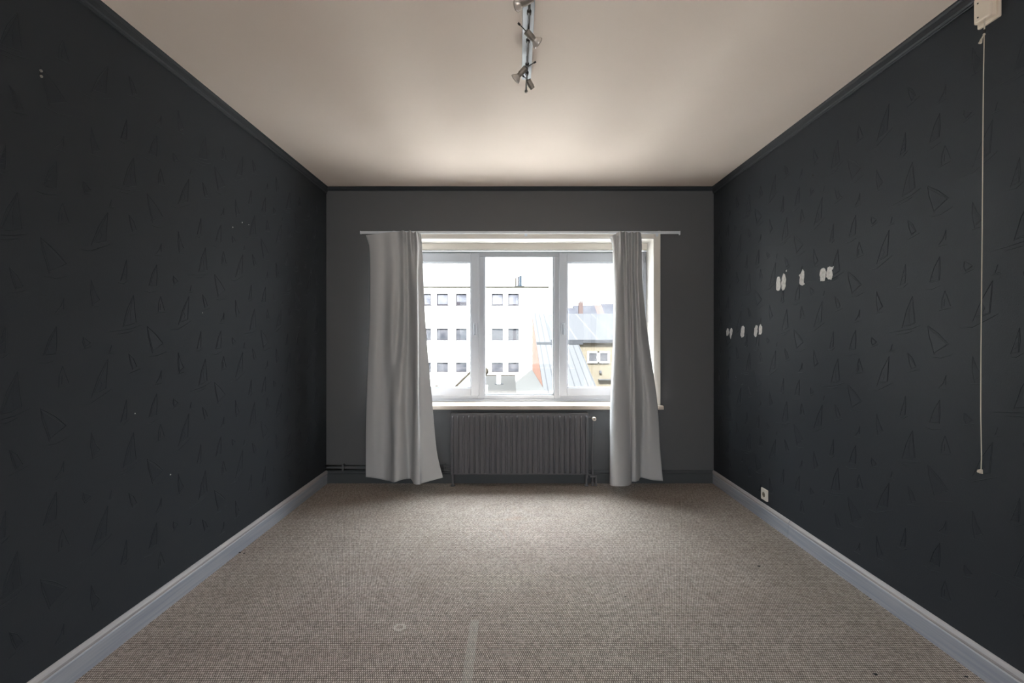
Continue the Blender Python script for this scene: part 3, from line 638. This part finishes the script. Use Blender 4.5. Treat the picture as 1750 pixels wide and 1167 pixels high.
# ------------------------------------------------------------------ outside
bm = NB(); bx(bm, -60, 70, 5.5, 130, -9.4, -9.0)
structure(link('ground', bm, 'ground'), 'unseen ground far below the window, pale to bounce light up to the ceiling', 'ground')
# white office building
YO = 50.0
ob = thing('office_building', None, 'white office building with rows of small square windows opposite', 'building')
otop = Z(491, YO); oxr = X(944, YO)
cols = [(679, 698), (712, 737), (746, 766), (779, 798), (840, 860), (868, 887)]
rows_ = [(501.5, 521.5), (561, 581), (619.5, 635)]
# wall with real window openings
bm = NB(); xs = [-34.0]; zsb = [(Z(b, YO), Z(t, YO)) for t, b in rows_]
cx_ = [(X(a, YO), X(b, YO)) for a, b in cols]
edges = [-34.0]+[v for c in cx_ for v in c]+[oxr]
zed = [-9.0]+[v for z_ in zsb[::-1] for v in z_]+[otop]
for i in range(len(edges)-1):
    for j in range(len(zed)-1):
        if i % 2 == 1 and j % 2 == 1: continue
        bx(bm, edges[i], edges[i+1], YO, YO+.4, zed[j], zed[j+1])
bx(bm, -34, oxr, YO+.42, YO+12, -9, otop-.1)
bmesh.ops.remove_doubles(bm, verts=bm.verts, dist=.0005)
link('wall', bm, 'render', ob)
bm = NB(); bx(bm, -34, X(938, YO), YO-.12, YO+.5, otop-.06, otop+.10); link('roof_coping', bm, 'coping', ob)
for ri, (zb, zt) in enumerate(zsb):
    for ci, (xa, xb) in enumerate(cx_):
        fr_ = .10 if ri == 0 else .05
        bm = NB(); ringframe(bm, xa, xb, zb, zt, xa+fr_, xb-fr_, zb+fr_, zt-fr_, YO+.12, YO+.2); bx(bm, xa-.06, xb+.06, YO-.06, YO+.14, zb-.05, zb+.02)
        wf = link('window', bm, 'winframe_out', ob)
        bm = NB(); bx(bm, xa+fr_, xb-fr_, YO+.15, YO+.19, zb+fr_, zt-fr_); link('pane', bm, 'winglass_out' if ri == 0 else 'winglass_low', wf)
        if (ri, ci) in ((1, 4), (1, 5), (0, 3)):
            bm = NB(); bx(bm, xa+fr_, xb-fr_, YO+.13, YO+.148, zb+fr_, zb+fr_+(.25 if ri == 0 else .9)); link('blind', bm, 'blind' if ri else 'winframe_out', wf)
bm = NB(); lathe(bm, [(0, .09), (.2, .07)], (X(837, YO), YO, Z(571, YO)), (0, -1, 0), 10); link('security_lamp', bm, 'winframe_out', ob)
bm = NB(); bx(bm, X(896, YO), X(903.5, YO), YO-.03, YO, Z(506.5, YO), Z(505.3, YO)); link('wall_vent', bm, 'coping', ob)
# ventilation unit on the roof
zb_ = otop+.10
bm = NB(); bx(bm, X(887.5, YO), X(892, YO), YO+.1, YO+.6, zb_+.06, Z(471, YO)); vu = link('ventilation_unit', bm, 'hvac', ob, bevel=.03); vu['label'] = 'grey-blue rooftop ventilation unit'
bm = NB(); bx(bm, X(884.3, YO), X(887.3, YO), YO+.1, YO+.6, zb_+.06, Z(472, YO)); link('pale_duct', bm, 'blind', vu, bevel=.03)
bm = NB(); bx(bm, X(880.5, YO), X(882.5, YO), YO+.1, YO+.4, zb_+.06, Z(474.5, YO)); link('side_duct', bm, 'coping', vu, bevel=.03)
bm = NB(); bx(bm, X(879.5, YO), X(896, YO), YO+.05, YO+.7, zb_, zb_+.07); link('base_frame', bm, 'hvac', vu)

# brick-gabled metal-roofed building
mb = thing('metal_roofed_building', None, 'building with orange brick side wall and pale metal roofs, right of the office', 'building')
def rz(y): return 1.02+.3175*(y-24.2)
bxl = 1.2
bm = NB()
side = [(bxl, 17.0, -9), (bxl, 29.6, -9), (bxl, 29.6, rz(29.6)-.06), (bxl, 17.0, rz(17.0)-.06)]
extrude_poly(bm, side, (.3, 0, 0)); link('brick_side_wall', bm, 'brick', mb)
bm = NB(); extrude_poly(bm, [(1.195, 16.8, rz(16.8)-.05), (1.195, 24.3, rz(24.3)-.05), (1.195, 24.3, rz(24.3)+.02), (1.195, 16.8, rz(16.8)+.02)], (2.105, 0, 0)); link('lower_roof', bm, 'seam', mb)
bm = NB(); extrude_poly(bm, [(1.195, 24.3, rz(24.3)-.05), (1.195, 29.9, rz(29.9)-.05), (1.195, 29.9, rz(29.9)+.02), (1.195, 24.3, rz(24.3)+.02)], (.75, 0, 0)); link('upper_side_roof', bm, 'seam', mb)
ez, rzz = Z(580.5, 25), Z(536, 34)
bm = NB(); extrude_poly(bm, [(1.80, 25, ez-.1), (1.80, 34, rzz-.1), (1.80, 34, rzz), (1.80, 25, ez)], (14, 0, 0)); link('upper_roof', bm, 'panelroof', mb)
bm = NB(); extrude_poly(bm, [(1.72, 25, ez-.02), (1.72, 34, rzz-.02), (1.72, 34, rzz+.06), (1.72, 25, ez+.06)], (.08, 0, 0)); link('verge_flashing', bm, 'gutter', mb)
bm = NB(); bx(bm, 1.75, 15.8, 24.85, 25.0, ez-.16, ez-.02); link('gutter', bm, 'gutter', mb)
bm = NB(); bx(bm, X(917, 24.4), 3.5, 24.0, 24.3, rz(24.15)-.02, rz(24.15)+.10); link('lower_flashing', bm, 'gutter', mb)
bm = NB(); bx(bm, 1.5, 15.6, 25.05, 33.9, -9, ez-.16); link('front_wall', bm, 'yellow', mb)
bm = NB(); bx(bm, 1.5, 3.28, 17.2, 25.05, -9, rz(17.2)-.1); link('annex_wall', bm, 'yellow', mb)
bm = NB(); ya = 25.04; ringframe(bm, X(1003.5, ya), X(1041, ya), Z(620, ya), Z(600.5, ya), X(1006, ya), X(1038.7, ya), Z(617.7, ya), Z(602.7, ya), ya-.08, ya); bx(bm, X(1020, ya), X(1024.6, ya), ya-.08, ya, Z(620, ya), Z(600.5, ya))
wf = link('window', bm, 'render', mb)
for a, b in ((1006, 1020), (1024.6, 1038.7)):
    bm = NB(); bx(bm, X(a, ya), X(b, ya), ya-.03, ya-.01, Z(617.7, ya), Z(602.7, ya)); link('pane', bm, 'blind', wf)
bm = NB(); bx(bm, X(1024, ya), X(1028, ya), ya-.1, ya, Z(637.5, ya), Z(633, ya)); link('wall_box', bm, 'blind', mb)
bm = NB(); bx(bm, X(1022, ya), X(1075, ya), ya-.2, ya, Z(649, ya), Z(647.8, ya)); link('ledge', bm, 'blind', mb)
# low grey roofs
lr = thing('flat_roofed_outbuilding', None, 'low outbuilding with grey felt roof seen through the middle pane', 'building')
bm = NB(); bx(bm, -1.85, .18, 17.0, 35.0, -9, -1.47); link('wall', bm, 'render', lr)
bm = NB(); bx(bm, -1.9, .2, 16.9, 35.1, -1.47, -1.43); link('felt_roof', bm, 'felt', lr)
bm = NB(); bx(bm, -1.9, .2, 35.0, 35.1, -1.43, -1.36); link('roof_kerb', bm, 'verge', lr)
bm = NB(); extrude_poly(bm, [(.16, 17.0, -1.45), (1.185, 17.0, -.62), (1.185, 17.0, -.70), (.16, 17.0, -1.53)], (0, 13.0, 0)); link('lean_to_roof', bm, 'lean', lr)
bm = NB(); bx(bm, X(826, 21), X(832.5, 21), 21, 21.5, -1.43, Z(660, 21)); link('roof_box', bm, 'render', lr, bevel=.02)
bm = NB(); bx(bm, X(849, 28.6), X(855.6, 28.6), 28.6, 28.85, -1.43, Z(640.5, 28.6)); ch = link('chimney', bm, 'render', lr, bevel=.01); ch['label'] = 'short white chimney'
bm = NB(); bx(bm, X(845.5, 28.5), X(860, 28.5), 28.45, 28.9, -1.429, -1.40); link('flashing', bm, 'gutter', ch)
# gabled white house
gh = thing('gabled_house', None, 'small white gabled house low in the left pane', 'house')
GY = 36; ax_, az = X(815, GY), Z(628, GY); hwid = 2.3
bm = NB(); extrude_poly(bm, [(ax_-hwid, GY, az-hwid*.97), (ax_, GY, az), (ax_+.62, GY, az-.6), (ax_+.62, GY, -9), (ax_-hwid, GY, -9)], (0, 4, 0)); link('wall', bm, 'render', gh)
bm = NB()
for s_, wd in ((-1, hwid+.1), (1, .68)):
    extrude_poly(bm, [(ax_, GY-.15, az), (ax_, GY-.15, az+.24), (ax_+s_*wd, GY-.15, az+.24-wd*.97), (ax_+s_*wd, GY-.15, az-wd*.97)], (0, 4.2, 0))
link('roof', bm, 'verge', gh)
# low dark mound roof at the left
hr = thing('hipped_shed', None, 'small hipped shed roof just above the window frame in the left pane', 'shed')
bm = NB(); A = P(746, 657.5, 30); pts = [P(731, 678, 28), P(762, 678, 28), P(762, 678, 32), P(731, 678, 32)]
base = [bm.verts.new((p.x, p.y, pts[0].z)) for p in pts]; top = bm.verts.new(A+Vector((0, 0, 0)))
for i in range(4): bm.faces.new((base[i], base[(i+1) % 4], top))
bm.faces.new(base[::-1]); link('roof', bm, 'verge', hr)
bm = NB(); bx(bm, pts[0].x+.1, pts[1].x-.1, 28.1, 31.9, -9, pts[0].z); link('wall', bm, 'render', hr)
# far rooftops
YD = 80
def farhouse(x0p, x1p, rpy, epy, m_, label, y=YD, cat='house'):
    t = thing('distant_house', None, label, cat)
    x0_, x1_ = X(x0p, y), X(x1p, y); zr, ze = Z(rpy, y+4), Z(epy, y)
    bm = NB(); extrude_poly(bm, [(x0_, y, ze), (x0_, y+4, zr), (x0_, y+8, ze)], (x1_-x0_, 0, 0)); link('roof', bm, m_, t)
    bm = NB(); bx(bm, x0_+.2, x1_-.2, y+.2, y+7.8, -9, ze); link('wall', bm, 'yellow', t)
    return t
g_ = 'distant rooftops beyond the metal roof'
farhouse(955, 987, 526, 540, 'slate', 'distant grey slate roof left of the brick chimney')
farhouse(984, 1022, 522, 540, 'slate', 'distant slate roof right of the brick chimney', y=92)
farhouse(1018, 1034, 521.5, 540, 'tile', 'distant pinkish clay roof between two slate roofs', y=102)
farhouse(1032, 1075, 519, 540, 'slate', 'distant pale slate roof partly behind the right curtain', y=112)
dc = thing('distant_chimney', None, 'distant pinkish brick chimney rising above the far rooftops', 'chimney')
bm = NB(); bx(bm, X(989.5, 79.5), X(996.5, 79.5), 79.5, 80.4, -9, Z(517, 79.5)); link('shaft', bm, 'tile', dc)
for k in (990.5, 993.6):
    bm = NB(); lathe(bm, [(0, .12), (.25, .1)], (X(k+.8, 79.9), 79.9, Z(517, 79.5)), (0, 0, 1), 10); link('chimney_pot', bm, 'tile', dc)

# the windows as seen by the sky: portals that only guide sampling of the sky, they give no light of their own
for nm, x0_, x1_, z0_, z1_, y_, rx in (('window_portal', OX0, OX1, SILLZ, WZT, YB+T+.01, -math.pi/2), ('added_window_portal', RX0, RX1, RZ0, RZ1, YR-T-.01, math.pi/2)):
    l = bpy.data.lights.new(nm, 'AREA'); l.shape = 'RECTANGLE'; l.size = x1_-x0_-.02; l.size_y = z1_-z0_-.02; l.cycles.is_portal = True
    o = bpy.data.objects.new(nm, l); COL.objects.link(o); o.location = ((x0_+x1_)/2, y_, (z1_+z0_)/2); o.rotation_euler = (rx, 0, 0)
